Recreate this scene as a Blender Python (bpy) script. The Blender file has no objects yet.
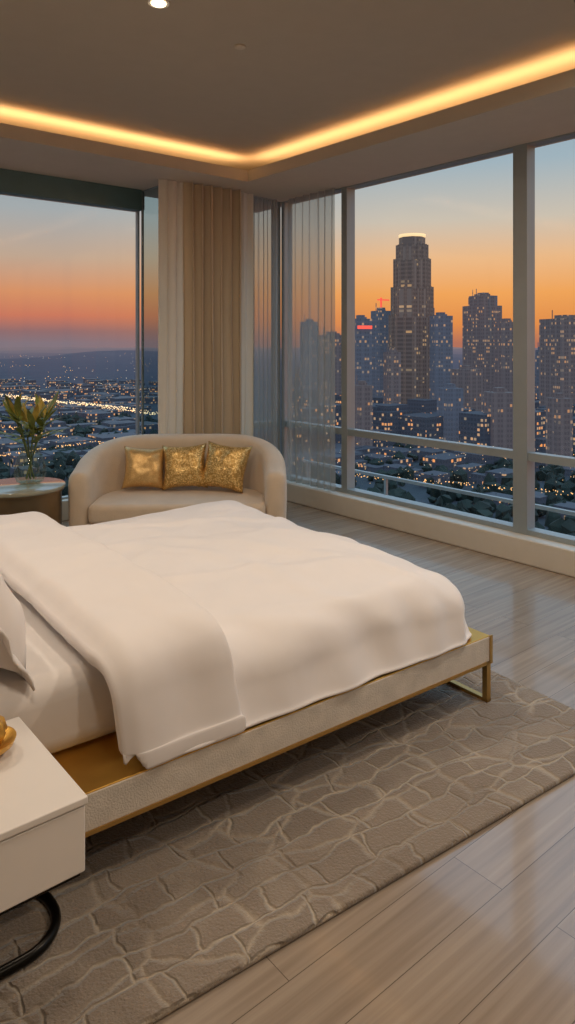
import bpy, bmesh, math, random
from mathutils import Vector, Matrix, noise
random.seed(7)
S = bpy.context.scene
COL = S.collection

def lin(c):
    return c/12.92 if c <= 0.04045 else ((c+0.055)/1.055)**2.4
def hx(h, a=1.0):
    h = h.lstrip('#')
    return tuple(lin(int(h[i:i+2], 16)/255) for i in (0, 2, 4)) + (a,)

# ------------------------------------------------------------------ materials
class NT:
    def __init__(s, m):
        s.t = m.node_tree; s.n = s.t.nodes; s.l = s.t.links
    def new(s, ty, **kw):
        return s.n.new(ty)
    def link(s, a, b): s.l.new(a, b)
    def math(s, op, a, b=None, c=None):
        n = s.n.new('ShaderNodeMath'); n.operation = op
        for i, v in enumerate((a, b, c)):
            if v is None: continue
            if isinstance(v, (int, float)): n.inputs[i].default_value = v
            else: s.l.new(v, n.inputs[i])
        return n.outputs[0]
    def mix(s, f, a, b):
        n = s.n.new('ShaderNodeMix'); n.data_type = 'RGBA'
        for i, v in ((0, f), (6, a), (7, b)):
            if isinstance(v, (int, float)): n.inputs[i].default_value = v
            elif isinstance(v, tuple): n.inputs[i].default_value = v
            else: s.l.new(v, n.inputs[i])
        return n.outputs[2]
    def ramp(s, f, stops, interp='LINEAR'):
        n = s.n.new('ShaderNodeValToRGB'); cr = n.color_ramp; cr.interpolation = interp
        while len(cr.elements) < len(stops): cr.elements.new(0.5)
        for e, (p, c) in zip(cr.elements, stops):
            e.position = p; e.color = c
        s.l.new(f, n.inputs[0])
        return n.outputs[0]

def mat(name, col, rough=0.6, metal=0.0, var=0.06, nscale=8.0, bump=0.0, bscale=60.0, sheen=0.0, coat=0.0, bdist=0.01):
    m = bpy.data.materials.new(name); m.use_nodes = True
    N = NT(m); b = N.n['Principled BSDF']
    tc = N.new('ShaderNodeTexCoord')
    nz = N.new('ShaderNodeTexNoise'); nz.inputs['Scale'].default_value = nscale; nz.inputs['Detail'].default_value = 4
    N.link(tc.outputs['Object'], nz.inputs['Vector'])
    c = hx(col) if isinstance(col, str) else col
    lo = tuple(x*(1-var) for x in c[:3])+(1,); hi = tuple(min(1, x*(1+var)) for x in c[:3])+(1,)
    out = N.ramp(nz.outputs['Fac'], [(0.3, lo), (0.7, hi)])
    N.link(out, b.inputs['Base Color'])
    b.inputs['Roughness'].default_value = rough; b.inputs['Metallic'].default_value = metal
    if sheen: b.inputs['Sheen Weight'].default_value = sheen
    if coat: b.inputs['Coat Weight'].default_value = coat; b.inputs['Coat Roughness'].default_value = 0.1
    if bump:
        n2 = N.new('ShaderNodeTexNoise'); n2.inputs['Scale'].default_value = bscale; n2.inputs['Detail'].default_value = 2
        N.link(tc.outputs['Object'], n2.inputs['Vector'])
        bp = N.new('ShaderNodeBump'); bp.inputs['Strength'].default_value = bump; bp.inputs['Distance'].default_value = bdist
        N.link(n2.outputs['Fac'], bp.inputs['Height']); N.link(bp.outputs[0], b.inputs['Normal'])
    return m

M = {}
M['wall'] = mat('wall_paint', '#c4b8a6', 0.8)
M['ceil'] = mat('ceiling_paint', '#b5a895', 0.85, var=0.02)
M['soffit'] = mat('soffit_paint', '#c2b5a2', 0.8, var=0.02)
M['sill'] = mat('sill_paint', '#d2c9ba', 0.5, var=0.03)
M['frame'] = mat('window_aluminium', '#9da5a6', 0.4, 0.4, var=0.03)
M['dark'] = mat('dark_header', '#5f7a7d', 0.3, 0.2)
M['sheet'] = mat('white_cotton', '#ebe6e4', 0.85, var=0.01, bump=0.22, bscale=6, sheen=0.15, bdist=0.02)
M['sheet2'] = mat('white_sheet', '#e4dfdc', 0.85, var=0.01, bump=0.25, bscale=8, sheen=0.15, bdist=0.02)
M['gold'] = mat('brushed_brass', '#d6a852', 0.38, 0.85, var=0.12, nscale=5)
M['goldf'] = mat('brass_leg', '#c09a5a', 0.35, 0.85, var=0.1)
M['velvet'] = mat('upholstery_velvet', '#cdc4b7', 0.9, var=0.12, nscale=14, bump=0.3, bscale=180, sheen=0.4)
M['boucle'] = mat('cream_upholstery', '#d4c0a7', 0.9, var=0.05, bump=0.25, bscale=160, sheen=0.4)
M['white'] = mat('white_lacquer', '#e4dfda', 0.35, var=0.02)
M['black'] = mat('black_metal', '#15130f', 0.3, 0.7)
M['brz'] = mat('bronze_side', '#8b7658', 0.35, 0.8, var=0.2, nscale=3)
M['tabletop'] = mat('stone_top', '#9c9a86', 0.12, var=0.15, nscale=6, coat=0.5)
M['leaf'] = mat('leaf', '#7a8038', 0.5, var=0.35, nscale=12)
M['stem'] = mat('stem', '#5d6a34', 0.5, var=0.2)
M['flower'] = mat('leaf_tip', '#b59c44', 0.5, var=0.3, nscale=12)

def drape_mat(name, col, tl):
    m = mat(name, col, 0.9, var=0.02, bump=0.2, bscale=120, sheen=0.3)
    N = NT(m); b = N.n['Principled BSDF']; out = N.n['Material Output']
    t = N.new('ShaderNodeBsdfTranslucent'); t.inputs[0].default_value = hx(col)
    mx = N.new('ShaderNodeMixShader'); mx.inputs[0].default_value = tl
    N.link(b.outputs[0], mx.inputs[1]); N.link(t.outputs[0], mx.inputs[2]); N.link(mx.outputs[0], out.inputs[0])
    return m
M['drape'] = drape_mat('drape_linen', '#cbb698', 0.14)
M['drapel'] = drape_mat('drape_cream', '#ede2cf', 0.35)

def gold_pillow(name, scale, c1, c2, bs):
    m = bpy.data.materials.new(name); m.use_nodes = True
    N = NT(m); b = N.n['Principled BSDF']
    tc = N.new('ShaderNodeTexCoord')
    v = N.new('ShaderNodeTexVoronoi'); v.inputs['Scale'].default_value = scale
    nz = N.new('ShaderNodeTexNoise'); nz.inputs['Scale'].default_value = 30
    N.link(tc.outputs['Object'], nz.inputs['Vector'])
    mx = N.mix(0.15, tc.outputs['Object'], nz.outputs['Color'])
    N.link(mx, v.inputs['Vector'])
    c = N.ramp(v.outputs['Distance'], [(0.2, hx(c1)), (0.6, hx(c2))])
    N.link(c, b.inputs['Base Color'])
    b.inputs['Metallic'].default_value = 0.55; b.inputs['Roughness'].default_value = 0.38
    bp = N.new('ShaderNodeBump'); bp.inputs['Strength'].default_value = bs; bp.inputs['Distance'].default_value = 0.004
    N.link(v.outputs['Distance'], bp.inputs['Height']); N.link(bp.outputs[0], b.inputs['Normal'])
    return m
M['gpil'] = gold_pillow('gold_damask', 40, '#ffdf9a', '#b9914e', 0.35)
M['gpil_plain'] = gold_pillow('gold_satin', 90, '#ecca8c', '#cfa668', 0.1)

def floor_mat():
    m = bpy.data.materials.new('oak_planks'); m.use_nodes = True
    N = NT(m); b = N.n['Principled BSDF']
    tc = N.new('ShaderNodeTexCoord')
    br = N.new('ShaderNodeTexBrick')
    br.offset = 0.37; br.inputs['Scale'].default_value = 1.0
    br.inputs['Brick Width'].default_value = 1.7; br.inputs['Row Height'].default_value = 0.16
    br.inputs['Mortar Size'].default_value = 0.0012; br.inputs['Mortar Smooth'].default_value = 0.2
    br.inputs['Color1'].default_value = (0, 0, 0, 1); br.inputs['Color2'].default_value = (1, 1, 1, 1)
    br.inputs['Mortar'].default_value = (0.5, 0.5, 0.5, 1); br.inputs['Bias'].default_value = 0.0
    N.link(tc.outputs['Object'], br.inputs['Vector'])
    mp = N.new('ShaderNodeMapping'); mp.inputs['Scale'].default_value = (0.9, 26, 1)
    N.link(tc.outputs['Object'], mp.inputs['Vector'])
    off = N.new('ShaderNodeVectorMath'); off.operation = 'MULTIPLY_ADD'
    N.link(br.outputs['Color'], off.inputs[0]); off.inputs[1].default_value = (7, 13, 5)
    N.link(mp.outputs[0], off.inputs[2])
    nz = N.new('ShaderNodeTexNoise'); nz.inputs['Scale'].default_value = 1.6; nz.inputs['Detail'].default_value = 6; nz.inputs['Distortion'].default_value = 0.3
    N.link(off.outputs[0], nz.inputs['Vector'])
    g = N.ramp(nz.outputs['Fac'], [(0.25, hx('#89796a')), (0.55, hx('#9a8b7b')), (0.8, hx('#aa9b8a'))])
    tint = N.ramp(br.outputs['Color'], [(0, (0.9, 0.89, 0.88, 1)), (1, (1.03, 1.03, 1.02, 1))])
    mu = N.new('ShaderNodeMix'); mu.data_type = 'RGBA'; mu.blend_type = 'MULTIPLY'; mu.inputs[0].default_value = 1
    N.link(g, mu.inputs[6]); N.link(tint, mu.inputs[7])
    c = N.mix(br.outputs['Fac'], mu.outputs[2], hx('#5f5448'))
    N.link(c, b.inputs['Base Color'])
    r = N.math('MULTIPLY_ADD', nz.outputs['Fac'], 0.12, 0.16)
    N.link(r, b.inputs['Roughness'])
    b.inputs['Coat Weight'].default_value = 0.5; b.inputs['Coat Roughness'].default_value = 0.07
    bp = N.new('ShaderNodeBump'); bp.inputs['Strength'].default_value = 0.06; bp.inputs['Distance'].default_value = 0.002
    h = N.math('SUBTRACT', N.math('MULTIPLY', nz.outputs['Fac'], 0.3), br.outputs['Fac'])
    N.link(h, bp.inputs['Height']); N.link(bp.outputs[0], b.inputs['Normal'])
    return m
M['floor'] = floor_mat()

def rug_mat():
    m = bpy.data.materials.new('rug_wool'); m.use_nodes = True
    N = NT(m); b = N.n['Principled BSDF']
    tc = N.new('ShaderNodeTexCoord')
    nz = N.new('ShaderNodeTexNoise'); nz.inputs['Scale'].default_value = 5.0; nz.inputs['Detail'].default_value = 3
    N.link(tc.outputs['Object'], nz.inputs['Vector'])
    dv = N.new('ShaderNodeVectorMath'); dv.operation = 'MULTIPLY_ADD'
    N.link(nz.outputs['Color'], dv.inputs[0]); dv.inputs[1].default_value = (0.13, 0.13, 0); N.link(tc.outputs['Object'], dv.inputs[2])
    br = N.new('ShaderNodeTexBrick'); br.offset = 0.45; br.squash = 1.35; br.squash_frequency = 3
    br.inputs['Scale'].default_value = 1.0; br.inputs['Brick Width'].default_value = 0.19; br.inputs['Row Height'].default_value = 0.10
    br.inputs['Mortar Size'].default_value = 0.009; br.inputs['Mortar Smooth'].default_value = 0.9
    br.inputs['Color1'].default_value = (0, 0, 0, 1); br.inputs['Color2'].default_value = (1, 1, 1, 1); br.inputs['Mortar'].default_value = (0.5, 0.5, 0.5, 1)
    N.link(dv.outputs[0], br.inputs['Vector'])
    mp = N.new('ShaderNodeMapping'); mp.inputs['Scale'].default_value = (4.2, 6.0, 1)
    N.link(dv.outputs[0], mp.inputs['Vector'])
    v = N.new('ShaderNodeTexVoronoi'); v.feature = 'DISTANCE_TO_EDGE'; v.voronoi_dimensions = '2D'
    v.inputs['Scale'].default_value = 1; v.inputs['Randomness'].default_value = 0.9
    N.link(mp.outputs[0], v.inputs['Vector'])
    ve = N.ramp(v.outputs['Distance'], [(0.01, (0.7, 0.7, 0.7, 1)), (0.07, (0, 0, 0, 1))])
    edge = N.math('MAXIMUM', br.outputs['Fac'], ve)
    fine = N.new('ShaderNodeTexNoise'); fine.inputs['Scale'].default_value = 20; fine.inputs['Detail'].default_value = 6
    N.link(tc.outputs['Object'], fine.inputs['Vector'])
    big = N.new('ShaderNodeTexNoise'); big.inputs['Scale'].default_value = 3.2; big.inputs['Detail'].default_value = 4
    N.link(tc.outputs['Object'], big.inputs['Vector'])
    cell = N.ramp(br.outputs['Color'], [(0, hx('#796c5e')), (1, hx('#918475'))])
    cell2 = N.mix(N.ramp(fine.outputs['Fac'], [(0.35, (0, 0, 0, 1)), (0.7, (1, 1, 1, 1))]), cell, hx('#827466'))
    k = N.math('MULTIPLY', edge, N.ramp(big.outputs['Fac'], [(0.38, (0.1, 0.1, 0.1, 1)), (0.62, (0.8, 0.8, 0.8, 1))]))
    c = N.mix(k, cell2, hx('#bcae9a'))
    N.link(c, b.inputs['Base Color']); b.inputs['Roughness'].default_value = 0.95
    b.inputs['Sheen Weight'].default_value = 0.3
    wv = N.new('ShaderNodeTexNoise'); wv.inputs['Scale'].default_value = 130
    N.link(tc.outputs['Object'], wv.inputs['Vector'])
    h = N.math('ADD', N.math('MULTIPLY', edge, -1.0), N.math('MULTIPLY', wv.outputs['Fac'], 0.7))
    bp = N.new('ShaderNodeBump'); bp.inputs['Strength'].default_value = 0.8; bp.inputs['Distance'].default_value = 0.012
    N.link(h, bp.inputs['Height']); N.link(bp.outputs[0], b.inputs['Normal'])
    return m
M['rug'] = rug_mat()

def glass_mat(name, tint, refl=1.0, rough=0.02):
    m = bpy.data.materials.new(name); m.use_nodes = True
    N = NT(m); N.n.remove(N.n['Principled BSDF']); out = N.n['Material Output']
    tr = N.new('ShaderNodeBsdfTransparent'); tr.inputs[0].default_value = tint
    gl = N.new('ShaderNodeBsdfGlossy'); gl.inputs['Roughness'].default_value = rough
    lw = N.new('ShaderNodeLayerWeight'); lw.inputs[0].default_value = 0.35
    mx = N.new('ShaderNodeMixShader')
    f = N.math('MULTIPLY_ADD', N.math('POWER', lw.outputs['Facing'], 3.0), refl*0.5, 0.04*refl)
    N.link(f, mx.inputs[0]); N.link(tr.outputs[0], mx.inputs[1]); N.link(gl.outputs[0], mx.inputs[2])
    N.link(mx.outputs[0], out.inputs[0])
    return m
M['glass'] = glass_mat('window_glass', (0.95, 0.97, 0.97, 1), 0.6)
M['tglass'] = glass_mat('tinted_glass', (0.50, 0.62, 0.64, 1), 1.2, 0.1)
M['vglass'] = glass_mat('clear_vase_glass', (0.80, 0.86, 0.80, 1), 1.6, 0.03)

def sheer_mat():
    m = bpy.data.materials.new('sheer_voile'); m.use_nodes = True
    N = NT(m); N.n.remove(N.n['Principled BSDF']); out = N.n['Material Output']
    tr = N.new('ShaderNodeBsdfTransparent'); tr.inputs[0].default_value = (0.85, 0.88, 0.88, 1)
    d = N.new('ShaderNodeBsdfDiffuse'); d.inputs[0].default_value = hx('#c4beb2')
    t2 = N.new('ShaderNodeBsdfTranslucent'); t2.inputs[0].default_value = hx('#b8b9b2')
    a = N.new('ShaderNodeMixShader'); a.inputs[0].default_value = 0.5
    N.link(d.outputs[0], a.inputs[1]); N.link(t2.outputs[0], a.inputs[2])
    mx = N.new('ShaderNodeMixShader')
    lw = N.new('ShaderNodeLayerWeight'); lw.inputs[0].default_value = 0.5
    N.link(N.math('MULTIPLY_ADD', lw.outputs['Facing'], 0.35, 0.55), mx.inputs[0])
    N.link(tr.outputs[0], mx.inputs[1]); N.link(a.outputs[0], mx.inputs[2])
    N.link(mx.outputs[0], out.inputs[0])
    return m
M['sheer'] = sheer_mat()

def emis(name, col, st, samp=False):
    m = bpy.data.materials.new(name); m.use_nodes = True
    N = NT(m); b = N.n['Principled BSDF']
    b.inputs['Base Color'].default_value = hx(col); b.inputs['Emission Color'].default_value = hx(col); b.inputs['Emission Strength'].default_value = st
    if not samp: m.cycles.emission_sampling = 'NONE'
    return m
M['led'] = emis('led_strip', '#ffc070', 3)
M['lamp'] = emis('downlight_lens', '#ffe2b0', 8)
M['clight'] = emis('street_light', '#ffb869', 1.5)
M['clight2'] = emis('street_light_cool', '#ffe0bc', 1.1)
M['hwy'] = emis('highway_light', '#ffd39a', 1.6)
M['redsign'] = emis('rooftop_sign', '#ff5a48', 0.9)
M['crown'] = emis('tower_crown_light', '#ffd9a0', 0.9)

def facade(name, base, haze, hz, lit=0.28, cw=3.2, ch=3.8, lc='#ffb765', ls=0.75, rib=0.0):
    m = bpy.data.materials.new(name); m.use_nodes = True
    N = NT(m); b = N.n['Principled BSDF']; out = N.n['Material Output']
    tc = N.new('ShaderNodeTexCoord'); sp = N.new('ShaderNodeSeparateXYZ'); N.link(tc.outputs['Object'], sp.inputs[0])
    hsum = N.math('ADD', sp.outputs[0], sp.outputs[1])
    hcoord = N.math('DIVIDE', hsum, cw)
    vcoord = N.math('DIVIDE', sp.outputs[2], ch)
    cx = N.math('FLOOR', hcoord); cy = N.math('FLOOR', vcoord)
    fx = N.math('FRACT', hcoord); fy = N.math('FRACT', vcoord)
    cb = N.new('ShaderNodeCombineXYZ'); N.link(cx, cb.inputs[0]); N.link(cy, cb.inputs[1])
    wn = N.new('ShaderNodeTexWhiteNoise'); wn.noise_dimensions = '2D'; N.link(cb.outputs[0], wn.inputs['Vector'])
    cl = N.new('ShaderNodeTexNoise'); cl.inputs['Scale'].default_value = 0.06; N.link(tc.outputs['Object'], cl.inputs['Vector'])
    thr = N.math('MULTIPLY', N.ramp(cl.outputs['Fac'], [(0.38, (0.08, 0.08, 0.08, 1)), (0.65, (1, 1, 1, 1))]), lit*1.6)
    on = N.math('LESS_THAN', wn.outputs['Value'], thr)
    win = N.math('MULTIPLY', N.math('GREATER_THAN', fx, 0.3), N.math('GREATER_THAN', fy, 0.45))
    nrm = N.new('ShaderNodeNewGeometry'); ns = N.new('ShaderNodeSeparateXYZ'); N.link(nrm.outputs['Normal'], ns.inputs[0])
    side = N.math('LESS_THAN', N.math('ABSOLUTE', ns.outputs[2]), 0.5)
    e = N.math('MULTIPLY', N.math('MULTIPLY', on, win), side)
    bb = hx(base)
    bc = N.mix(N.math('MULTIPLY', win, side), bb, tuple(x*0.4 for x in bb[:3])+(1,))
    ribs = N.math('GREATER_THAN', N.math('FRACT', N.math('DIVIDE', hsum, cw*3.0)), 0.72)
    bc = N.mix(N.math('MULTIPLY', N.math('MULTIPLY', ribs, side), rib), bc, tuple(min(1, x*1.7) for x in bb[:3])+(1,))
    N.link(bc, b.inputs['Base Color']); b.inputs['Roughness'].default_value = 0.45
    wc = N.new('ShaderNodeTexWhiteNoise'); wc.noise_dimensions = '3D'
    va = N.new('ShaderNodeVectorMath'); va.operation = 'ADD'; va.inputs[1].default_value = (17.3, 5.1, 3.3); N.link(cb.outputs[0], va.inputs[0]); N.link(va.outputs[0], wc.inputs['Vector'])
    N.link(N.math('MULTIPLY', e, N.math('MULTIPLY_ADD', wc.outputs['Value'], ls*1.2, ls*0.3)), b.inputs['Emission Strength'])
    N.link(N.ramp(wc.outputs['Value'], [(0, hx('#ffdfae')), (1, hx(lc))]), b.inputs['Emission Color'])
    em = N.new('ShaderNodeEmission'); em.inputs[0].default_value = hx(haze)  # distance haze painted into the facade as a flat glow, set per material
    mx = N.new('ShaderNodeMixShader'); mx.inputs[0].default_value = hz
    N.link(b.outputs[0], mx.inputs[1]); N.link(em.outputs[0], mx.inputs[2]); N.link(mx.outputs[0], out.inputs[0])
    m.cycles.emission_sampling = 'NONE'
    return m

# ------------------------------------------------------------------ mesh helpers
def empty(name, loc=(0, 0, 0), rz=0.0):
    o = bpy.data.objects.new(name, None); COL.objects.link(o); o.location = loc; o.rotation_euler = (0, 0, rz); o.empty_display_size = 0.1
    return o
def obj(name, verts, faces, m=None, parent=None, smooth=False, loc=None, rot=None):
    me = bpy.data.meshes.new(name); me.from_pydata(verts, [], faces); me.update()
    o = bpy.data.objects.new(name, me); COL.objects.link(o)
    if m: me.materials.append(m)
    if smooth:
        for p in me.polygons: p.use_smooth = True
    if parent: o.parent = parent
    if loc: o.location = loc
    if rot: o.rotation_euler = rot
    return o
def recalc(o):
    bm = bmesh.new(); bm.from_mesh(o.data); bmesh.ops.recalc_face_normals(bm, faces=bm.faces[:]); bm.to_mesh(o.data); bm.free()
def box(name, a, b, m=None, bev=0.0, parent=None, seg=3):
    x0, y0, z0 = a; x1, y1, z1 = b
    v = [(x0, y0, z0), (x1, y0, z0), (x1, y1, z0), (x0, y1, z0), (x0, y0, z1), (x1, y0, z1), (x1, y1, z1), (x0, y1, z1)]
    f = [(0, 3, 2, 1), (4, 5, 6, 7), (0, 1, 5, 4), (1, 2, 6, 5), (2, 3, 7, 6), (3, 0, 4, 7)]
    o = obj(name, v, f, m, parent)
    if bev:
        md = o.modifiers.new('bevel', 'BEVEL'); md.width = bev; md.segments = seg
        for p in o.data.polygons: p.use_smooth = True
        w = o.modifiers.new('wn', 'WEIGHTED_NORMAL')
    return o
def boxes(name, lst, m, parent=None):
    v = []; f = []
    for (a, b) in lst:
        k = len(v); x0, y0, z0 = a; x1, y1, z1 = b
        v += [(x0, y0, z0), (x1, y0, z0), (x1, y1, z0), (x0, y1, z0), (x0, y0, z1), (x1, y0, z1), (x1, y1, z1), (x0, y1, z1)]
        f += [tuple(k+i for i in q) for q in ((0, 3, 2, 1), (4, 5, 6, 7), (0, 1, 5, 4), (1, 2, 6, 5), (2, 3, 7, 6), (3, 0, 4, 7))]
    return obj(name, v, f, m, parent)
def lathe(name, prof, m, parent=None, n=48, loc=None, rib=0.0, ribn=12, caps=True):
    v = []; f = []
    for (r, z) in prof:
        for i in range(n):
            a = 2*math.pi*i/n; rr = r*(1+rib*math.cos(ribn*a))
            v.append((rr*math.cos(a), rr*math.sin(a), z))
    for j in range(len(prof)-1):
        for i in range(n):
            f.append((j*n+i, j*n+(i+1) % n, (j+1)*n+(i+1) % n, (j+1)*n+i))
    if caps:
        f.append(tuple(range(n-1, -1, -1))); f.append(tuple((len(prof)-1)*n+i for i in range(n)))
    o = obj(name, v, f, m, parent, True, loc); recalc(o)
    md = o.modifiers.new('es', 'EDGE_SPLIT'); md.split_angle = math.radians(50)
    return o
def tube(name, pts, r, m, parent=None, cyclic=False):
    cu = bpy.data.curves.new(name, 'CURVE'); cu.dimensions = '3D'; cu.bevel_depth = r; cu.bevel_resolution = 4
    sp = cu.splines.new('POLY'); sp.points.add(len(pts)-1)
    for p, q in zip(sp.points, pts): p.co = (*q, 1)
    sp.use_cyclic_u = cyclic; cu.use_fill_caps = True
    o = bpy.data.objects.new(name, cu); COL.objects.link(o); cu.materials.append(m)
    bpy.context.view_layer.update()
    me = bpy.data.meshes.new_from_object(o.evaluated_get(bpy.context.evaluated_depsgraph_get()))
    bpy.data.objects.remove(o)
    o = bpy.data.objects.new(name, me); COL.objects.link(o)
    for p in me.polygons: p.use_smooth = True
    if parent: o.parent = parent
    return o
def subs(o, n=2):
    md = o.modifiers.new('sub', 'SUBSURF'); md.levels = n; md.render_levels = n

# ------------------------------------------------------------------ room shell
X0, Y0 = -1.3, -2.2
CZ = 3.10
box('floor', (X0-0.1, Y0-0.1, -0.12), (4.62, 6.05, 0.0), M['floor'])
box('ceiling', (X0-0.1, Y0-0.1, CZ), (4.62, 6.1, CZ+0.14), M['ceil'])
box('wall_west', (X0-0.12, Y0-0.1, 0), (X0, 6.05, CZ), M['wall'])
box('wall_south', (X0, Y0-0.12, 0), (4.62, Y0, CZ), M['wall'])
sof = empty('ceiling_soffit')
SX, SY = 3.64, 4.90; Wx, Ny = -0.5, -1.4
LT = 2.98
boxes('soffit_slab', [((SX, Ny, 2.885), (4.58, 6.02, 2.93)), ((X0, SY, 2.885), (SX, 6.02, 2.93)),
                      ((X0, Y0, 2.885), (Wx, SY, 2.93)), ((Wx, Y0, 2.885), (4.58, Ny, 2.93))], M['soffit'], sof)
boxes('cove_lip', [((SX, Ny, 2.93), (SX+0.03, SY, LT)), ((Wx, SY, 2.93), (SX+0.03, SY+0.03, LT)),
                   ((Wx-0.03, Ny, 2.93), (Wx, SY, LT)), ((Wx, Ny-0.03, 2.93), (SX, Ny, LT))], M['soffit'], sof)
boxes('led_strip', [((SX+0.08, Ny, 2.935), (SX+0.10, SY+0.08, 2.95)), ((Wx, SY+0.08, 2.935), (SX+0.08, SY+0.10, 2.95))], M['led'], sof)
box('wall_north', (X0, 5.84, 2.72), (3.16, 6.0, CZ), M['wall'])
box('wall_east', (4.42, Y0, 2.90), (4.6, 5.6, CZ), M['wall'])
box('trim_1', (X0, 5.78, 2.70), (3.10, 5.86, 2.885), M['dark'])
box('baseboard_east', (4.31, Y0, 0), (4.60, 5.36, 0.17), M['sill'], 0.01)
box('baseboard_north', (3.12, 5.36, 0), (4.60, 5.60, 0.17), M['sill'], 0.01)
box('trim_2', (X0, 5.80, 0), (3.12, 6.0, 0.17), M['sill'], 0.01)

def window(name, axis, c, a0, a1, z0, z1, mull=(), rails=(), fw=0.05, dep=0.1, gm=None):
    e = empty(name)
    L = []
    def bb(p0, p1, q0, q1, off=0.0):
        if axis == 'x': return ((c-dep/2-off, p0, q0), (c+dep/2+off, p1, q1))
        return ((p0, c-dep/2-off, q0), (p1, c+dep/2+off, q1))
    L.append(bb(a0+fw, a1-fw, z0, z0+fw*0.7, -0.004)); L.append(bb(a0+fw, a1-fw, z1-fw*0.5, z1, -0.004))
    L.append(bb(a0, a0+fw, z0, z1)); L.append(bb(a1-fw, a1, z0, z1))
    for mm, w in mull: L.append(bb(mm-w/2, mm+w/2, z0+0.001, z1-0.001))
    for r in rails: L.append(bb(a0+0.01, a1-0.01, r-0.028, r+0.028, -0.012))
    boxes('frame', L, M['frame'], e)
    if axis == 'x': v = [(c, a0+0.01, z0+0.01), (c, a1-0.01, z0+0.01), (c, a1-0.01, z1-0.01), (c, a0+0.01, z1-0.01)]
    else: v = [(a0+0.01, c, z0+0.01), (a1-0.01, c, z0+0.01), (a1-0.01, c, z1-0.01), (a0+0.01, c, z1-0.01)]
    obj('pane', v, [(0, 1, 2, 3)], gm or M['glass'], e)
    return e
window('window_1', 'y', 5.88, X0, 3.12, 0.17, 2.72, mull=((0.3, 0.06),), fw=0.02, dep=0.04)
window('window_2', 'x', 3.13, 5.40, 5.83, 0.17, 2.885, fw=0.015, dep=0.02, gm=M['tglass'])
window('window_3', 'y', 5.46, 3.14, 4.42, 0.17, 2.90, rails=(0.71,), fw=0.04)
window('window_4', 'x', 4.47, -2.18, 5.40, 0.17, 2.90, mull=((4.52, 0.07), (2.77, 0.11), (1.0, 0.11), (-0.8, 0.11)), rails=(0.71,), fw=0.05)

def curtain(name, p0, p1, z0, z1, folds, amp, m, n=300, seed=0, irr=1.6):
    p0 = Vector(p0); p1 = Vector(p1); d = (p1-p0); L = d.length; d.normalize(); nn = Vector((-d.y, d.x))
    v = []; f = []; R = 18
    for j in range(R+1):
        t = j/R; z = z0+(z1-z0)*t
        for i in range(n+1):
            s = i/n
            ph = s*folds*2*math.pi+irr*1.3*noise.noise(Vector((s*4, seed, t*0.7)))
            a = amp*(0.85+0.6*noise.noise(Vector((s*7, seed+3, t*1.0))))*(1.1-0.25*t)
            q = p0+d*(s*L+0.35*amp*math.sin(2*ph)+0.010*noise.noise(Vector((s*6, seed+8, t*2))))+nn*(a*math.sin(ph)+0.12*a*math.sin(3*ph+1))
            v.append((q.x, q.y, z))
    for j in range(R):
        for i in range(n):
            k = j*(n+1)+i; f.append((k, k+1, k+n+2, k+n+1))
    return obj(name, v, f, m, None, True)
cu = empty('curtain')
for (nm, a, b, fo, am, mm) in (('panel_cream_1', (2.98, 5.27), (3.23, 5.27), 3, 0.028, 'drapel'),
                               ('panel_brown', (3.21, 5.24), (3.80, 5.24), 6, 0.065, 'drape'),
                               ('panel_cream_2', (3.79, 5.27), (3.98, 5.27), 2, 0.028, 'drapel')):
    o = curtain(nm, a, b, 0.01, 2.88, fo, am, M[mm], seed=fo+2); o.parent = cu
curtain('sheer_curtain', (3.97, 5.33), (4.31, 5.33), 0.18, 2.88, 6, 0.02, M['sheer'], seed=11)
curtain('sheer_curtain', (4.37, 5.26), (4.37, 4.58), 0.18, 2.88, 7, 0.025, M['sheer'], seed=14)

def downlight(x, y, z=CZ, en=20):
    e = empty('downlight_and_fill', (x, y, z))
    lathe('trim_ring', [(0.036, -0.004), (0.05, -0.006), (0.05, 0.0)], M['white'], e)
    lathe('lens', [(0.034, -0.008), (0.034, -0.002)], M['lamp'], e)
    l = bpy.data.lights.new('downlight_fill', 'AREA'); l.shape = 'DISK'; l.size = 0.25; l.energy = en; l.color = (1, 0.83, 0.65); l.spread = math.radians(170)
    lo = bpy.data.objects.new('downlight_fill', l); COL.objects.link(lo); lo.parent = e; lo.location = (0, 0, -0.02)
for x, y, en in ((1.67, 2.95, 15), (0.0, 3.3, 18), (0.4, 0.6, 13), (2.9, 1.0, 28), (1.3, -0.8, 20)):  # first is a real fixture; the others are unseen, added to fill the room
    downlight(x, y, CZ, en)
det = empty('smoke_detector', (2.25, 3.1, CZ)); lathe('cap', [(0.02, -0.015), (0.03, -0.01), (0.03, 0)], M['soffit'], det)

def strip(name, loc, sx, sy, en, rot):
    l = bpy.data.lights.new(name, 'AREA'); l.shape = 'RECTANGLE'; l.size = sx; l.size_y = sy; l.energy = en; l.color = (1.0, 0.63, 0.30)
    o = bpy.data.objects.new(name, l); COL.objects.link(o); o.location = loc; o.rotation_euler = rot; return o
strip('cove_light', (SX+0.08, (Ny+SY)/2, 2.955), 0.03, SY-Ny, 27, (math.pi, math.radians(40), 0))
strip('cove_light', ((Wx+SX)/2, SY+0.08, 2.955), SX-Wx, 0.03, 20, (math.pi-math.radians(40), 0, 0))
strip('cove_light', (Wx-0.08, (Ny+SY)/2, 2.955), 0.03, SY-Ny, 30, (math.pi, math.radians(-40), 0))

# ------------------------------------------------------------------ rug
rug = empty('rug', (1.2, 2.5, 0), math.radians(-4.9))
RX, RY = 1.62, 1.145
box('rug_pile', (-RX, -RY, 0.0), (RX, 2.0, 0.018), M['rug'], 0.008, rug)

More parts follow.
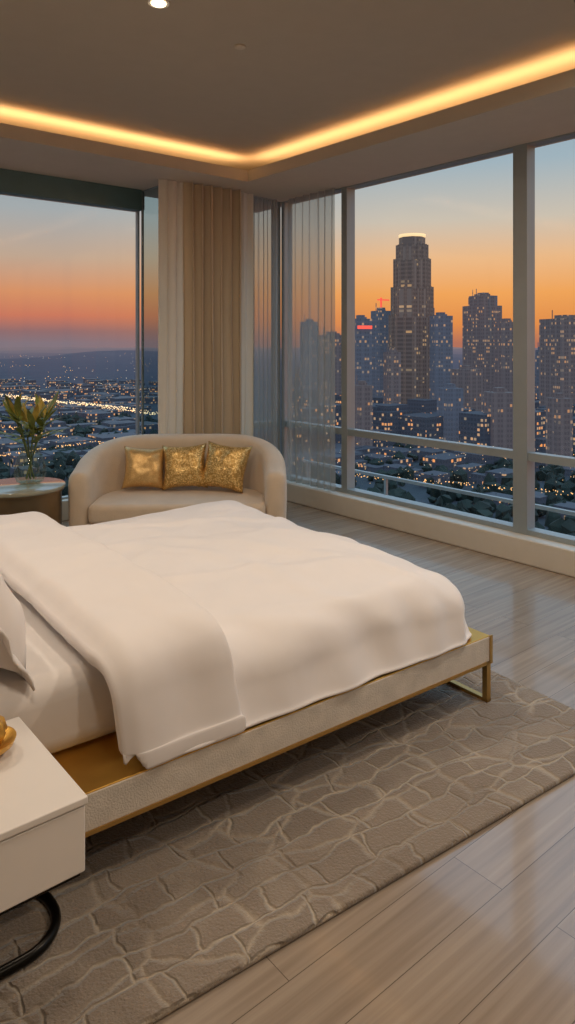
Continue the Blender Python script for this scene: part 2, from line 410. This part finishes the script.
# ------------------------------------------------------------------ bed
BR = math.radians(-3)
bed = empty('bed', (0.262, 1.838, 0), BR)
BL, BW = 2.27, 1.95
PZ = 0.29
box('side_rail_1', (0, 0, 0.185), (BL, 0.05, PZ-0.004), M['velvet'], 0.004, bed)
box('side_rail_2', (0, BW-0.05, 0.185), (BL, BW, PZ-0.004), M['velvet'], 0.004, bed)
box('foot_rail', (BL-0.05, 0.05, 0.185), (BL, BW-0.05, PZ-0.004), M['velvet'], 0.004, bed)
box('brass_deck', (0.0, 0.003, PZ-0.008), (BL-0.003, BW-0.003, PZ), M['gold'], 0.003, bed)
boxes('brass_trim', [((-0.002, -0.004, 0.176), (BL+0.004, 0.03, 0.187)), ((BL-0.03, -0.004, 0.176), (BL+0.004, BW+0.004, 0.187)),
                     ((0, BW-0.03, 0.176), (BL, BW+0.004, 0.187)), ((BL-0.010, -0.005, 0.176), (BL+0.005, 0.0, PZ+0.002))], M['goldf'], bed)
def sled(x):
    w = 0.024
    boxes('leg_frame', [((x, 0.0, 0.018), (x+w, w, 0.18)), ((x, BW-w, 0.018), (x+w, BW, 0.18)), ((x, 0.0, 0.018), (x+w, BW, 0.018+w*0.6))], M['goldf'], bed)
sled(BL-0.026); sled(0.15)
box('mattress', (0.08, 0.19, PZ), (BL-0.13, BW-0.16, 0.53), M['sheet2'], 0.07, bed, 5)
box('headboard', (-0.12, -0.02, 0.0), (-0.01, BW+0.02, 1.12), M['velvet'], 0.03, bed)

def sst(x): x = max(0, min(1, x)); return x*x*(3-2*x)
def drape(name, xa, xb, ya, yb, top, r, hem, flare, res, thick, seed, wr=0.012, xend=False, puff=0.03, roll=False, skew=0.0, wave=1.0):
    qd = r*math.pi/2; tail = hem
    L = qd+tail
    x_lo = xa; x_hi = xb+(L if xend else 0)
    y_lo = ya-L; y_hi = yb+L
    nx = int((x_hi-x_lo)/res); ny = int((y_hi-y_lo)/res)
    v = []; f = []
    for j in range(ny+1):
        b = y_lo+(y_hi-y_lo)*j/ny
        for i in range(nx+1):
            a = x_lo+(x_hi-x_lo)*i/nx
            dx = max(0, a-xb); dy = (b-ya) if b < ya else ((b-yb) if b > yb else 0)
            cx = min(a, xb); cy = min(max(b, ya), yb)
            dist = max(dx, abs(dy)); n2 = math.hypot(dx, dy)
            dirx, diry = (dx/n2, dy/n2) if n2 > 1e-6 else (0, 0)
            if dist < qd:
                h = r*math.sin(dist/r); dz = r*(1-math.cos(dist/r))
            else:
                h = r+(dist-qd)*flare; dz = r+(dist-qd)*math.sqrt(1-flare*flare)
            w = noise.noise(Vector((a*2.0+0.8*b, b*1.5, seed)))*1.5
            wx = a+0.10*noise.noise(Vector((a*3, b*3, seed+20))); wy = b+0.10*noise.noise(Vector((a*3, b*3, seed+30)))
            # long soft creases running out from the turned-back edge and towards the corners
            for (ax, ay, fq, am) in ((0.35, 1.0, 3.1, 0.75), (1.0, 0.45, 2.6, 0.55), (-0.5, 1.0, 4.4, 0.35)):
                cval = noise.noise(Vector((wx*ax*fq+wy*ay*fq, (wx*ay-wy*ax)*0.7, seed+5+fq)))
                c1 = 1-min(1, abs(cval)*3.2)
                w += (c1*c1*(3-2*c1)-0.25)*am
            k = min(1, dist/L)
            if dist == 0:
                e = min((a-xa+0.02), (xb-a+0.10) if xend else 9, b-ya+0.10, yb-b+0.10)
                inner = sst(e/0.38)
            else:
                inner = 0.18*(1-k)
            z = top-dz+wr*w*(1-0.75*k)+puff*inner
            if roll:
                s = (a-xa)/(x_hi-x_lo)
                rl = 0.05*(1-sst(s/0.2))*(1-0.6*k); rr_ = 0.012*(1-sst((1-s)/0.12))
                z -= rl+rr_
                h -= 0.02*(1-sst(s/0.15))*k
            along = a if abs(dy) >= dx else b
            mid = math.sin(math.pi*k)
            fold = (math.sin(along*10+3*noise.noise(Vector((along*2, seed, 2))))*0.013+noise.noise(Vector((along*7, seed+7, k)))*0.032)*(0.8*mid+0.3*k)*wave
            h = max(0, h+fold)
            z = max(z, PZ+0.006+thick)
            v.append((cx+dirx*h+skew*k*(1 if dy < 0 else 0), cy+diry*h, z))
    for j in range(ny):
        for i in range(nx):
            q = j*(nx+1)+i; f.append((q, q+1, q+nx+2, q+nx+1))
    o = obj(name, v, f, M['sheet'], bed, True)
    md = o.modifiers.new('so', 'SOLIDIFY'); md.thickness = thick; md.offset = -1
    subs(o, 1)
    return o
drape('duvet', 0.80, BL-0.20, 0.170, BW-0.20, 0.545, 0.14, 0.13, 0.28, 0.022, 0.012, 3.0, wr=0.019, xend=True, puff=0.045)
drape('duvet_fold', 0.60, 1.00, 0.155, BW-0.18, 0.648, 0.145, 0.205, 0.10, 0.018, 0.052, 8.0, wr=0.010, puff=0.010, roll=True, skew=0.055, wave=0.8)

def pillow(name, w, h, t, m, parent=None, loc=(0, 0, 0), rot=(0, 0, 0), flange=0.0, n=26, pin=0.08):
    v = []; f = []
    def P(i, j, s):
        u = -1+2*i/n; q = -1+2*j/n
        x = u*w/2*(1-pin*(1-q*q)*(abs(u)**2)); y = q*h/2*(1-pin*(1-u*u)*(abs(q)**2))
        z = s*t/2*((1-u**4)*(1-q**4))**0.6*(1+0.2*noise.noise(Vector((u*2, q*2, w*9+s)))+0.08*noise.noise(Vector((u*6, q*6, w*5+s))))
        return (x, y, z)
    for s in (1, -1):
        for j in range(n+1):
            for i in range(n+1): v.append(P(i, j, s))
    o2 = (n+1)**2
    for j in range(n):
        for i in range(n):
            k = j*(n+1)+i
            f.append((k, k+1, k+n+2, k+n+1)); f.append((o2+k, o2+k+n+1, o2+k+n+2, o2+k+1))
    o = obj(name, v, f, m, parent, True, loc, rot)
    bm = bmesh.new(); bm.from_mesh(o.data); bmesh.ops.remove_doubles(bm, verts=bm.verts[:], dist=0.0005); bm.to_mesh(o.data); bm.free()
    if flange:
        fv = []; ff = []; W, H = w/2+flange, h/2+flange; K = 20
        pts = []
        for i in range(K): pts.append((-W+2*W*i/K, -H))
        for i in range(K): pts.append((W, -H+2*H*i/K))
        for i in range(K): pts.append((W-2*W*i/K, H))
        for i in range(K): pts.append((-W, H-2*H*i/K))
        for q, (x, y) in enumerate(pts):
            fv.append((x*0.8, y*0.8, 0)); fv.append((x, y, 0.008*math.sin(q*1.3)))
        nn = len(pts)
        for q in range(nn):
            ff.append((2*q, 2*q+1, 2*((q+1) % nn)+1, 2*((q+1) % nn)))
        fo = obj('flange', fv, ff, m, o, True); md = fo.modifiers.new('s', 'SOLIDIFY'); md.thickness = 0.006
    return o
for k, yy in enumerate((0.56, 1.36)):
    pillow('pillow_back_%d' % (k+1), 0.72, 0.50, 0.17, M['sheet'], bed, (0.12, yy, 0.79), (math.radians(68), 0, math.radians(90)), 0.03)
    pillow('pillow_front_%d' % (k+1), 0.70, 0.50, 0.19, M['sheet'], bed, (0.335, yy-0.01, 0.785), (math.radians(64), 0, math.radians(90)), 0.035)

# ------------------------------------------------------------------ nightstand
ns = empty('nightstand', (0.0, 1.415, 0), 0)
box('cabinet', (0.06, 0.0, 0.392), (0.628, 0.41, 0.53), M['white'], 0.004, ns)
box('top_slab', (0.056, -0.004, 0.534), (0.632, 0.412, 0.55), M['white'], 0.003, ns)
box('shadow_gap', (0.07, 0.006, 0.384), (0.618, 0.40, 0.394), M['black'], 0, ns)
pts = []
cx0, cx1, cy0, cy1, rr = 0.12, 0.715, 0.285, 0.535, 0.115
for (qx, qy, a0) in ((cx1-rr, cy0+rr, -90), (cx1-rr, cy1-rr, 0), (cx0+rr, cy1-rr, 90), (cx0+rr, cy0+rr, 180)):
    for k in range(9):
        a = math.radians(a0+90*k/8); pts.append((qx+rr*math.cos(a), qy+rr*math.sin(a), 0.031))
tube('base_loop', pts, 0.013, M['black'], ns, True)
boxes('uprights', [((0.30, 0.275, 0.02), (0.325, 0.30, 0.39)), ((0.12, 0.275, 0.02), (0.145, 0.30, 0.39))], M['black'], ns)
orn = empty('gold_bowl', (0.515, 1.70, 0.5505))
lathe('bowl', [(0.02, 0), (0.035, 0.003), (0.058, 0.022), (0.064, 0.036), (0.058, 0.036), (0.035, 0.012), (0.012, 0.010)], M['gold'], orn)
lathe('knot', [(0.004, 0.014), (0.03, 0.022), (0.043, 0.05), (0.036, 0.075), (0.018, 0.09), (0.004, 0.094)], M['gold'], orn, rib=0.08, ribn=7)

# ------------------------------------------------------------------ loveseat
SR = math.radians(-38)
SXc, SYc = 2.905, 4.745
sofa = empty('loveseat', (SXc, SYc, 0), SR)
def sofa_shell():
    W2, F, B, rc = 0.71, -0.42, 0.33, 0.48
    path = []
    for k in range(7): path.append((-W2, F+(B-rc-F)*k/7))
    for k in range(13):
        a = math.pi-math.pi/2*k/12; path.append((-W2+rc+rc*math.cos(a), B-rc+rc*math.sin(a)))
    for k in range(1, 8): path.append((-W2+rc+(2*(W2-rc))*k/8, B))
    for k in range(13):
        a = math.pi/2-math.pi/2*k/12; path.append((W2-rc+rc*math.cos(a), B-rc+rc*math.sin(a)))
    for k in range(1, 8): path.append((W2, B-rc-(B-rc-F)*k/7))
    n = len(path); v = []; f = []
    for i, (x, y) in enumerate(path):
        a = path[max(0, i-1)]; b = path[min(n-1, i+1)]
        t = Vector((b[0]-a[0], b[1]-a[1])).normalized(); nn = Vector((t.y, -t.x))
        u = (y-F)/(B-F); s = sst(u)
        top = 0.57+0.18*s
        e = min(i, n-1-i); sc = {0: 0.6, 1: 0.92}.get(e, 1.0)
        th = 0.08*sc
        zt = top-(0.02 if e == 0 else 0)
        ring = [(-th, 0.10), (-th, 0.28), (-th*1.02, zt-0.12), (-th*1.0, zt-0.06)]
        for q in range(1, 6):
            aa = math.pi-math.pi*q/6; ring.append((th*1.0*math.cos(aa), zt-0.05+0.05*math.sin(aa)))
        ring += [(th*1.0, zt-0.06), (th*1.02, zt-0.14), (th, 0.28), (th*0.9, 0.12), (th*0.8, 0.10)]
        for (o_, z) in ring:
            lean = 0.04*s*(z-0.3)/0.45 if z > 0.3 else 0
            v.append((x-nn.x*o_, y-nn.y*o_+lean*s, z))
        m_ = len(ring)
    for i in range(n-1):
        for q in range(m_):
            f.append((i*m_+q, i*m_+(q+1) % m_, (i+1)*m_+(q+1) % m_, (i+1)*m_+q))
    f.append(tuple(range(m_))); f.append(tuple((n-1)*m_+q for q in range(m_-1, -1, -1)))
    o = obj('back_and_arms', v, f, M['boucle'], sofa, True); recalc(o); subs(o, 1)
sofa_shell()
def dshape(name, W2, F, B, rc, z0, z1, bev, m):
    pts = [(-W2, F), (W2, F)]
    for k in range(13):
        a = math.pi/2*k/12; pts.append((W2-rc+rc*math.cos(a), B-rc+rc*math.sin(a)))
    for k in range(13):
        a = math.pi/2+math.pi/2*k/12; pts.append((-W2+rc+rc*math.cos(a), B-rc+rc*math.sin(a)))
    n = len(pts)
    v = [(x, y, z0) for x, y in pts]+[(x, y, z1) for x, y in pts]
    f = [tuple(range(n-1, -1, -1)), tuple(range(n, 2*n))]+[(i, (i+1) % n, n+(i+1) % n, n+i) for i in range(n)]
    o = obj(name, v, f, m, sofa, True); md = o.modifiers.new('b', 'BEVEL'); md.width = bev; md.segments = 4; md.limit_method = 'ANGLE'; md.angle_limit = math.radians(50)
    o.modifiers.new('wn', 'WEIGHTED_NORMAL')
dshape('seat_cushion', 0.635, -0.44, 0.26, 0.40, 0.20, 0.345, 0.04, M['boucle'])
dshape('seat_base', 0.69, -0.41, 0.31, 0.46, 0.08, 0.20, 0.015, M['boucle'])
for sx in (-0.6, 0.6):
    for sy in (-0.3, 0.05):
        lathe('foot', [(0.018, 0), (0.024, 0.085)], M['goldf'], sofa, 16, (sx, sy, 0))
CR = math.cos(SR); SRn = math.sin(SR)
for (lx, ly, tilt, rz, rl, mm, sz) in ((-0.315, 0.08, 70, 12, -4, 'gpil_plain', 0.335), (0.0, 0.07, 71, 0, 3, 'gpil', 0.355), (0.32, 0.03, 66, -16, -5, 'gpil', 0.375)):
    p = pillow('throw_pillow', sz, sz, 0.16, M[mm], pin=0.13)
    z = 0.345+sz/2*math.sin(math.radians(tilt))+0.018
    p.location = (SXc+lx*CR-ly*SRn, SYc+lx*SRn+ly*CR, z)
    mt = Matrix.Rotation(SR+math.radians(rz), 4, 'Z') @ Matrix.Rotation(math.radians(tilt), 4, 'X') @ Matrix.Rotation(math.radians(rl), 4, 'Z')
    p.rotation_euler = mt.to_euler()

# ------------------------------------------------------------------ side table + vase + plant
st = empty('side_table', (1.755, 5.06, 0))
lathe('drum', [(0.285, 0.0), (0.285, 0.46), (0.30, 0.46), (0.30, 0.472)], M['brz'], st, 64)
lathe('top', [(0.306, 0.472), (0.31, 0.476), (0.31, 0.494), (0.306, 0.498)], M['tabletop'], st, 64)
VX, VY = 1.84, 5.09
pl = empty('plant_in_glass_vase', (VX, VY, 0.499))
lathe('vase', [(0.02, 0.004), (0.07, 0.002), (0.088, 0.012), (0.108, 0.07), (0.105, 0.12), (0.085, 0.18), (0.06, 0.225), (0.062, 0.25), (0.074, 0.268)], M['vglass'], pl, 144, rib=0.035, ribn=18, caps=False)
lathe('vase_base', [(0.02, 0.001), (0.068, 0.001), (0.075, 0.014), (0.02, 0.02)], M['vglass'], pl, 48)
random.seed(3)
v1, f1, v2, f2 = [], [], [], []
def leaf(V, F, base, az, el, L, w, curl):
    n = 9; d = Vector((math.cos(az)*math.cos(el), math.sin(az)*math.cos(el), math.sin(el)))
    side = Vector((-math.sin(az), math.cos(az), 0)); p = Vector(base); k0 = len(V)
    for i in range(n+1):
        t = i/n; ww = w*math.sin(math.pi*min(1, t*0.93+0.07))**0.8*(1-0.25*t)
        up = side.cross(d).normalized()
        V.append(tuple(p-side*ww+up*ww*0.4)); V.append(tuple(p)); V.append(tuple(p+side*ww+up*ww*0.4))
        p = p+d*(L/n); d = (d+Vector((math.cos(az)*0.5, math.sin(az)*0.5, -1))*curl/n).normalized()
    for i in range(n):
        k = k0+3*i; F += [(k, k+1, k+4, k+3), (k+1, k+2, k+5, k+4)]
for s in range(6):
    a0 = s*1.05+0.4; tip = Vector((0.12*math.cos(a0), 0.12*math.sin(a0), 0.42+0.17*random.random()))
    tube('stem_%d' % (s+1), [(0.03*math.cos(a0+3), 0.03*math.sin(a0+3), 0.03), tuple(Vector((tip.x*0.3, tip.y*0.3, tip.z*0.5))), tuple(tip)], 0.006, M['stem'], pl)
    for q in range(6):
        base = Vector((tip.x*(0.4+0.1*q), tip.y*(0.4+0.1*q), tip.z*(0.62+0.06*q)))
        leaf(v1, f1, tuple(base), a0+q*1.35+random.random(), 0.4+0.15*q, 0.15+0.12*random.random(), 0.027, 0.9*random.random())
    for q in range(2):
        leaf(v2, f2, tuple(tip*(0.95)), a0+q*2.4, 1.15, 0.12+0.07*random.random(), 0.024, 0.4)
obj('leaves', v1, f1, M['leaf'], pl, True); obj('top_leaves', v2, f2, M['flower'], pl, True)

# ------------------------------------------------------------------ exterior
FW = Vector((0.640, 0.768)); RT = Vector((0.768, -0.640))
def far(lat, dep): q = FW*dep+RT*lat; return q.x, q.y
GZ = -75.0
city = empty('cityscape')
def terr_mat():
    m = bpy.data.materials.new('terrain'); m.use_nodes = True
    N = NT(m); b = N.n['Principled BSDF']; out = N.n['Material Output']
    g = N.new('ShaderNodeNewGeometry'); ln = N.new('ShaderNodeVectorMath'); ln.operation = 'LENGTH'; N.link(g.outputs['Position'], ln.inputs[0])
    nz = N.new('ShaderNodeTexNoise'); nz.inputs['Scale'].default_value = 0.02; nz.inputs['Detail'].default_value = 8; nz.inputs['Roughness'].default_value = 0.65
    N.link(g.outputs['Position'], nz.inputs['Vector'])
    N.link(N.ramp(nz.outputs['Fac'], [(0.35, hx('#1c2226')), (0.55, hx('#2f363a')), (0.75, hx('#4a4e54'))]), b.inputs['Base Color'])
    b.inputs['Roughness'].default_value = 0.9
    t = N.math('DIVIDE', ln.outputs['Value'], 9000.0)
    haze_col = N.ramp(t, [(0.0, hx('#323e50')), (0.12, hx('#3d4860')), (0.3, hx('#5a5c70')), (0.6, hx('#746d7a')), (1.0, hx('#86777e'))])  # aerial haze painted into the ground as emission, stronger farther out
    haze_fac = N.ramp(t, [(0.0, (0, 0, 0, 1)), (0.06, (0.3, 0.3, 0.3, 1)), (0.2, (0.75, 0.75, 0.75, 1)), (0.5, (0.98, 0.98, 0.98, 1))])
    em = N.new('ShaderNodeEmission'); N.link(haze_col, em.inputs[0])
    mx = N.new('ShaderNodeMixShader'); N.link(haze_fac, mx.inputs[0]); N.link(b.outputs[0], mx.inputs[1]); N.link(em.outputs[0], mx.inputs[2])
    N.link(mx.outputs[0], out.inputs[0]); m.cycles.emission_sampling = 'NONE'
    return m
def gz(x, y):
    r = math.hypot(x, y)
    a = min(1, max(0, (r-900)/1400))
    h = 36*a*(0.3+1.1*noise.noise(Vector((x*0.0011, y*0.0011, 3))))+16*a*noise.noise(Vector((x*0.004, y*0.004, 7)))
    return GZ+max(-4, h)+2*noise.noise(Vector((x*0.01, y*0.01, 1)))
v = []; f = []; NA, NR = 160, 110
for j in range(NR+1):
    r = 60*(9500/60)**(j/NR)
    for i in range(NA+1):
        a = math.radians(50.2+75-150*i/NA); x, y = r*math.cos(a), r*math.sin(a)
        v.append((x, y, gz(x, y)))
for j in range(NR):
    for i in range(NA):
        k = j*(NA+1)+i; f.append((k, k+1, k+NA+2, k+NA+1))
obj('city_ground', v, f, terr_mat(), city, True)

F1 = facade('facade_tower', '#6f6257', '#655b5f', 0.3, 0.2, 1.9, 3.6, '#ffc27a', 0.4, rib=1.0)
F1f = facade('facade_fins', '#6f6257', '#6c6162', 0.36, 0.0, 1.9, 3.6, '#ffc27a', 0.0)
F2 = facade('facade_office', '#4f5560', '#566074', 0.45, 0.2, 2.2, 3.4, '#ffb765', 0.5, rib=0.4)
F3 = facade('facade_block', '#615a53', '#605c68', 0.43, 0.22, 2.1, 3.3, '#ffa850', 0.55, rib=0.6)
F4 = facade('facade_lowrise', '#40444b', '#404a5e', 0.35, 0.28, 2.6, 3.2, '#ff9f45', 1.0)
def px(u, v_, d):
    return (u-287.5)/710*d, 1.5+(343-v_)/710*d
def tower(u0, u1, vt, d, m, rot=20, steps=(), name='skyscraper'):
    l0, zt = px(u0, vt, d); l1, _ = px(u1, vt, d); w = (l1-l0)
    x, y = far((l0+l1)/2, d)
    e = empty(name, (x, y, GZ-3), math.radians(50.2-90+rot))
    s = w/(math.cos(math.radians(rot))+math.sin(math.radians(abs(rot))))
    L = [((-s/2, -s/2, 0), (s/2, s/2, zt-GZ+3))]
    zz = zt-GZ+3
    for (sc, hh) in steps:
        L.append(((-s/2*sc, -s/2*sc, zz), (s/2*sc, s/2*sc, zz+hh))); zz += hh
    L.append(((-s/5, -s/4, zz), (s/6, s/5, zz+3)))
    L.append(((s/5, 0, zz), (s/2.6, s/4, zz+1.6)))
    L.append(((-s/3, s/8, zz), (-s/3+0.5, s/8+0.5, zz+7)))
    boxes('tower_body', L, m, e)
    return e, zz
def main_tower():
    d = 620; lc, zt = px(412, 235, d); x, y = far(lc, d)
    e = empty('skyscraper', (x, y, GZ-3), math.radians(-25))
    pxm = d/710
    def oz(v_): return 1.5+(343-v_)/710*d-GZ+3
    segs = [(21.5, 455, 318), (19.5, 318, 290), (17, 290, 262), (14.5, 262, 248), (12.5, 248, 238)]
    V = []; Fc = []
    for (hw, va, vb) in segs:
        r = hw*pxm*1.04; k = len(V)
        prof = [(r*math.cos(math.pi/8+i*math.pi/4), r*math.sin(math.pi/8+i*math.pi/4)) for i in range(8)]
        for z in (oz(va), oz(vb)):
            V += [(a, b_, z) for a, b_ in prof]
        Fc += [(k+i, k+(i+1) % 8, k+8+(i+1) % 8, k+8+i) for i in range(8)]
        Fc.append(tuple(k+8+i for i in range(8)))
    obj('tower_body', V, Fc, F1, e)
    fins = []
    for (hw, va, vb) in segs[:4]:
        for i in range(16):
            a = i*math.pi/8; r = hw*pxm*(0.975 if i % 2 == 0 else 1.02)
            cxx, cyy = r*math.cos(a), r*math.sin(a)
            fins.append(((cxx-0.9, cyy-0.9, oz(va)), (cxx+0.9, cyy+0.9, oz(vb)+2.5)))
    boxes('fins', fins, F1f, e)
    lathe('crown', [(12.8*pxm, oz(238)), (13.4*pxm, oz(237)), (13.4*pxm, oz(235)), (12*pxm, oz(235))], M['crown'], e, 24)
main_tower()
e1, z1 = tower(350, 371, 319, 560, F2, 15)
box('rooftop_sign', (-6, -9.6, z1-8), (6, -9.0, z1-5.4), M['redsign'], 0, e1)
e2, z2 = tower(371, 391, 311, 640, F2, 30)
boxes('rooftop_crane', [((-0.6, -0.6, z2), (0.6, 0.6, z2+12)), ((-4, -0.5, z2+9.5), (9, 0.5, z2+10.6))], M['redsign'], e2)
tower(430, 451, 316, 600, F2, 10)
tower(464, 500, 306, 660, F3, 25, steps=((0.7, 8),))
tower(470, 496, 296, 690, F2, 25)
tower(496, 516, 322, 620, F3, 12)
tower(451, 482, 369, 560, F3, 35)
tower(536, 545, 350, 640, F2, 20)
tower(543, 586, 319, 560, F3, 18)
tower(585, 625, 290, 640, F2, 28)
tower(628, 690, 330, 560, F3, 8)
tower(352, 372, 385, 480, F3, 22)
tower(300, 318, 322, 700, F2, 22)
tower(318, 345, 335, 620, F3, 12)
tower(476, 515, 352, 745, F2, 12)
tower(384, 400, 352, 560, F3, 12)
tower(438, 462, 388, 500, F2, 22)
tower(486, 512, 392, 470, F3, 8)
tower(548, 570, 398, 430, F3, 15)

random.seed(21)
L = []
for i in range(900):
    d = random.uniform(420, 1300); u = random.uniform(300, 760) if random.random() < 0.65 else random.uniform(-120, 160)
    lat = (u-287.5)/710*d; x, y = far(lat, d)
    w = random.uniform(5, 13); dd = random.uniform(5, 13)
    h = random.uniform(4, 10) if (u < 200 or d < 470) else random.uniform(6, 34)
    z0 = gz(x, y)-3
    L.append(((x-w, y-dd, z0), (x+w, y+dd, z0+h+3)))
for i in range(70):
    d = random.uniform(230, 430); u = random.uniform(-120, 760)
    lat = (u-287.5)/710*d; x, y = far(lat, d); w = random.uniform(4, 9); dd = random.uniform(4, 9); z0 = gz(x, y)-3
    L.append(((x-w, y-dd, z0), (x+w, y+dd, z0+random.uniform(6, 11))))
boxes('city_blocks', L, F4, city)
random.seed(5)
bm = bmesh.new()
for i in range(2400):
    d = random.uniform(150, 700); u = random.uniform(300, 760) if random.random() < 0.6 else random.uniform(-100, 170)
    lat = (u-287.5)/710*d; x, y = far(lat, d); r = random.uniform(2.0, 4.6)
    bmesh.ops.create_icosphere(bm, subdivisions=1, radius=r, matrix=Matrix.Translation((x, y, gz(x, y)+r*0.7)) @ Matrix.Diagonal((1, 1, random.uniform(0.8, 1.5), 1)))
for vv in bm.verts: vv.co += noise.noise_vector(vv.co*0.5)*2.2
me = bpy.data.meshes.new('trees'); bm.to_mesh(me); bm.free(); me.materials.append(mat('tree_foliage', '#1c261f', 0.9, var=0.5, nscale=0.1))
to = bpy.data.objects.new('trees', me); COL.objects.link(to); to.parent = city
def dots(name, pts, m):
    V = []; Fc = []
    for (x, y, z, r) in pts:
        k = len(V); V += [(x+r, y, z), (x-r, y, z), (x, y+r, z), (x, y-r, z), (x, y, z+r), (x, y, z-r)]
        for a, b_, c in ((0, 2, 4), (2, 1, 4), (1, 3, 4), (3, 0, 4), (2, 0, 5), (1, 2, 5), (3, 1, 5), (0, 3, 5)): Fc.append((k+a, k+b_, k+c))
    return obj(name, V, Fc, m, city)
random.seed(9); A = []; B = []; H = []
for i in range(3800):
    left = random.random() < 0.45
    d = math.exp(random.uniform(math.log(240), math.log(2600 if left else 1500)))
    u = random.uniform(-200, 220) if left else random.uniform(300, 780)
    lat = (u-287.5)/710*d; x, y = far(lat, d)
    if noise.noise(Vector((x*0.006, y*0.006, 4))) < -0.02: continue
    fade = max(0.35, min(1, 1200/d))
    (A if random.random() < 0.65 else B).append((x, y, gz(x, y)+random.uniform(7, 11), d/710*random.uniform(0.22, 0.5)*fade))
for i in range(700):
    t = i/699; u = -60+235*t; vv_ = 388+8*t+18*t*t+4*math.sin(3*t)
    d = 66*710/(vv_-343); lat = (u-287.5)/710*d; x, y = far(lat+random.uniform(-4, 4), d+random.uniform(-14, 14))
    if t > 0.3 or random.random() < 0.4: H.append((x, y, GZ+9+max(0, gz(x, y)-GZ), d/710*0.5))
for (ua, va, ub, vb, nn_) in ((352, 442, 520, 425, 130), (350, 470, 575, 492, 110), (440, 420, 575, 432, 110), (0, 425, 140, 446, 60), (0, 455, 90, 440, 40)):
    for i in range(nn_):
        t = random.random(); u = ua+(ub-ua)*t; vv_ = va+(vb-va)*t
        d = 66*710/(vv_-343); lat = (u-287.5)/710*d; x, y = far(lat+random.uniform(-2, 2), d+random.uniform(-6, 6))
        A.append((x, y, gz(x, y)+9, d/710*random.uniform(0.4, 0.8)))
dots('street_lights', A, M['clight']); dots('street_lights_cool', B, M['clight2']); dots('highway_lights', H, M['hwy'])

bal = empty('balcony')
boxes('slab', [((4.62, Y0, -0.12), (5.45, 6.2, -0.06))], M['frame'], bal)
boxes('rail', [((5.38, Y0, 0.12), (5.42, 6.2, 0.15))]+[((5.385, q, -0.06), (5.415, q+0.03, 0.13)) for q in (0.4, 1.9, 3.4, 4.9, 6.1)], M['frame'], bal)

# ------------------------------------------------------------------ world
w = bpy.data.worlds.new('dusk_sky'); S.world = w; w.use_nodes = True
N = NT(w); bg = N.n['Background']
tc = N.new('ShaderNodeTexCoord'); sp = N.new('ShaderNodeSeparateXYZ'); N.link(tc.outputs['Generated'], sp.inputs[0])
el = N.math('ARCSINE', sp.outputs[2])
t = N.math('DIVIDE', el, math.radians(30))
t = N.math('MAXIMUM', N.math('MINIMUM', t, 1.0), 0.0)
right = N.ramp(t, [(0.0, hx('#b8735c')), (0.05, hx('#e8904c')), (0.13, hx('#f7a85c')), (0.22, hx('#f2bd8a')), (0.32, hx('#d2c5b4')), (0.46, hx('#a5b7c1')), (0.7, hx('#839db2')), (1.0, hx('#7692ab'))])
left = N.ramp(t, [(0.0, hx('#867780')), (0.03, hx('#946f70')), (0.07, hx('#cf7a60')), (0.13, hx('#dc9468')), (0.22, hx('#c6aa94')), (0.34, hx('#a9aeb0')), (0.5, hx('#8ba0ac')), (0.75, hx('#6f8ba1')), (1.0, hx('#648299'))])
lr = N.new('ShaderNodeVectorMath'); lr.operation = 'DOT_PRODUCT'; N.link(tc.outputs['Generated'], lr.inputs[0]); lr.inputs[1].default_value = (RT.x, RT.y, 0)
fz = N.ramp(N.math('MULTIPLY_ADD', lr.outputs['Value'], 1.0, 0.5), [(0.2, (0, 0, 0, 1)), (0.65, (1, 1, 1, 1))])
mixc = N.mix(fz, left, right)
N.link(mixc, bg.inputs[0])
stn = N.ramp(N.math('DIVIDE', el, math.radians(90)), [(0.24, (0.2, 0.2, 0.2, 1)), (0.42, (0.95, 0.95, 0.95, 1))])
N.link(N.math('MULTIPLY', stn, 5.0), bg.inputs[1])

# ------------------------------------------------------------------ camera
cam = bpy.data.cameras.new('camera'); co = bpy.data.objects.new('camera', cam); COL.objects.link(co)
cam.sensor_fit = 'HORIZONTAL'; cam.sensor_width = 36; cam.lens = 36*710/575; cam.shift_y = -169/575
co.location = (0, 0, 1.5); co.rotation_euler = (math.radians(90), 0, math.radians(-39.8)); cam.clip_end = 20000; cam.clip_start = 0.05
S.camera = co
S.view_settings.view_transform = 'Standard'; S.view_settings.look = 'None'; S.view_settings.exposure = 0
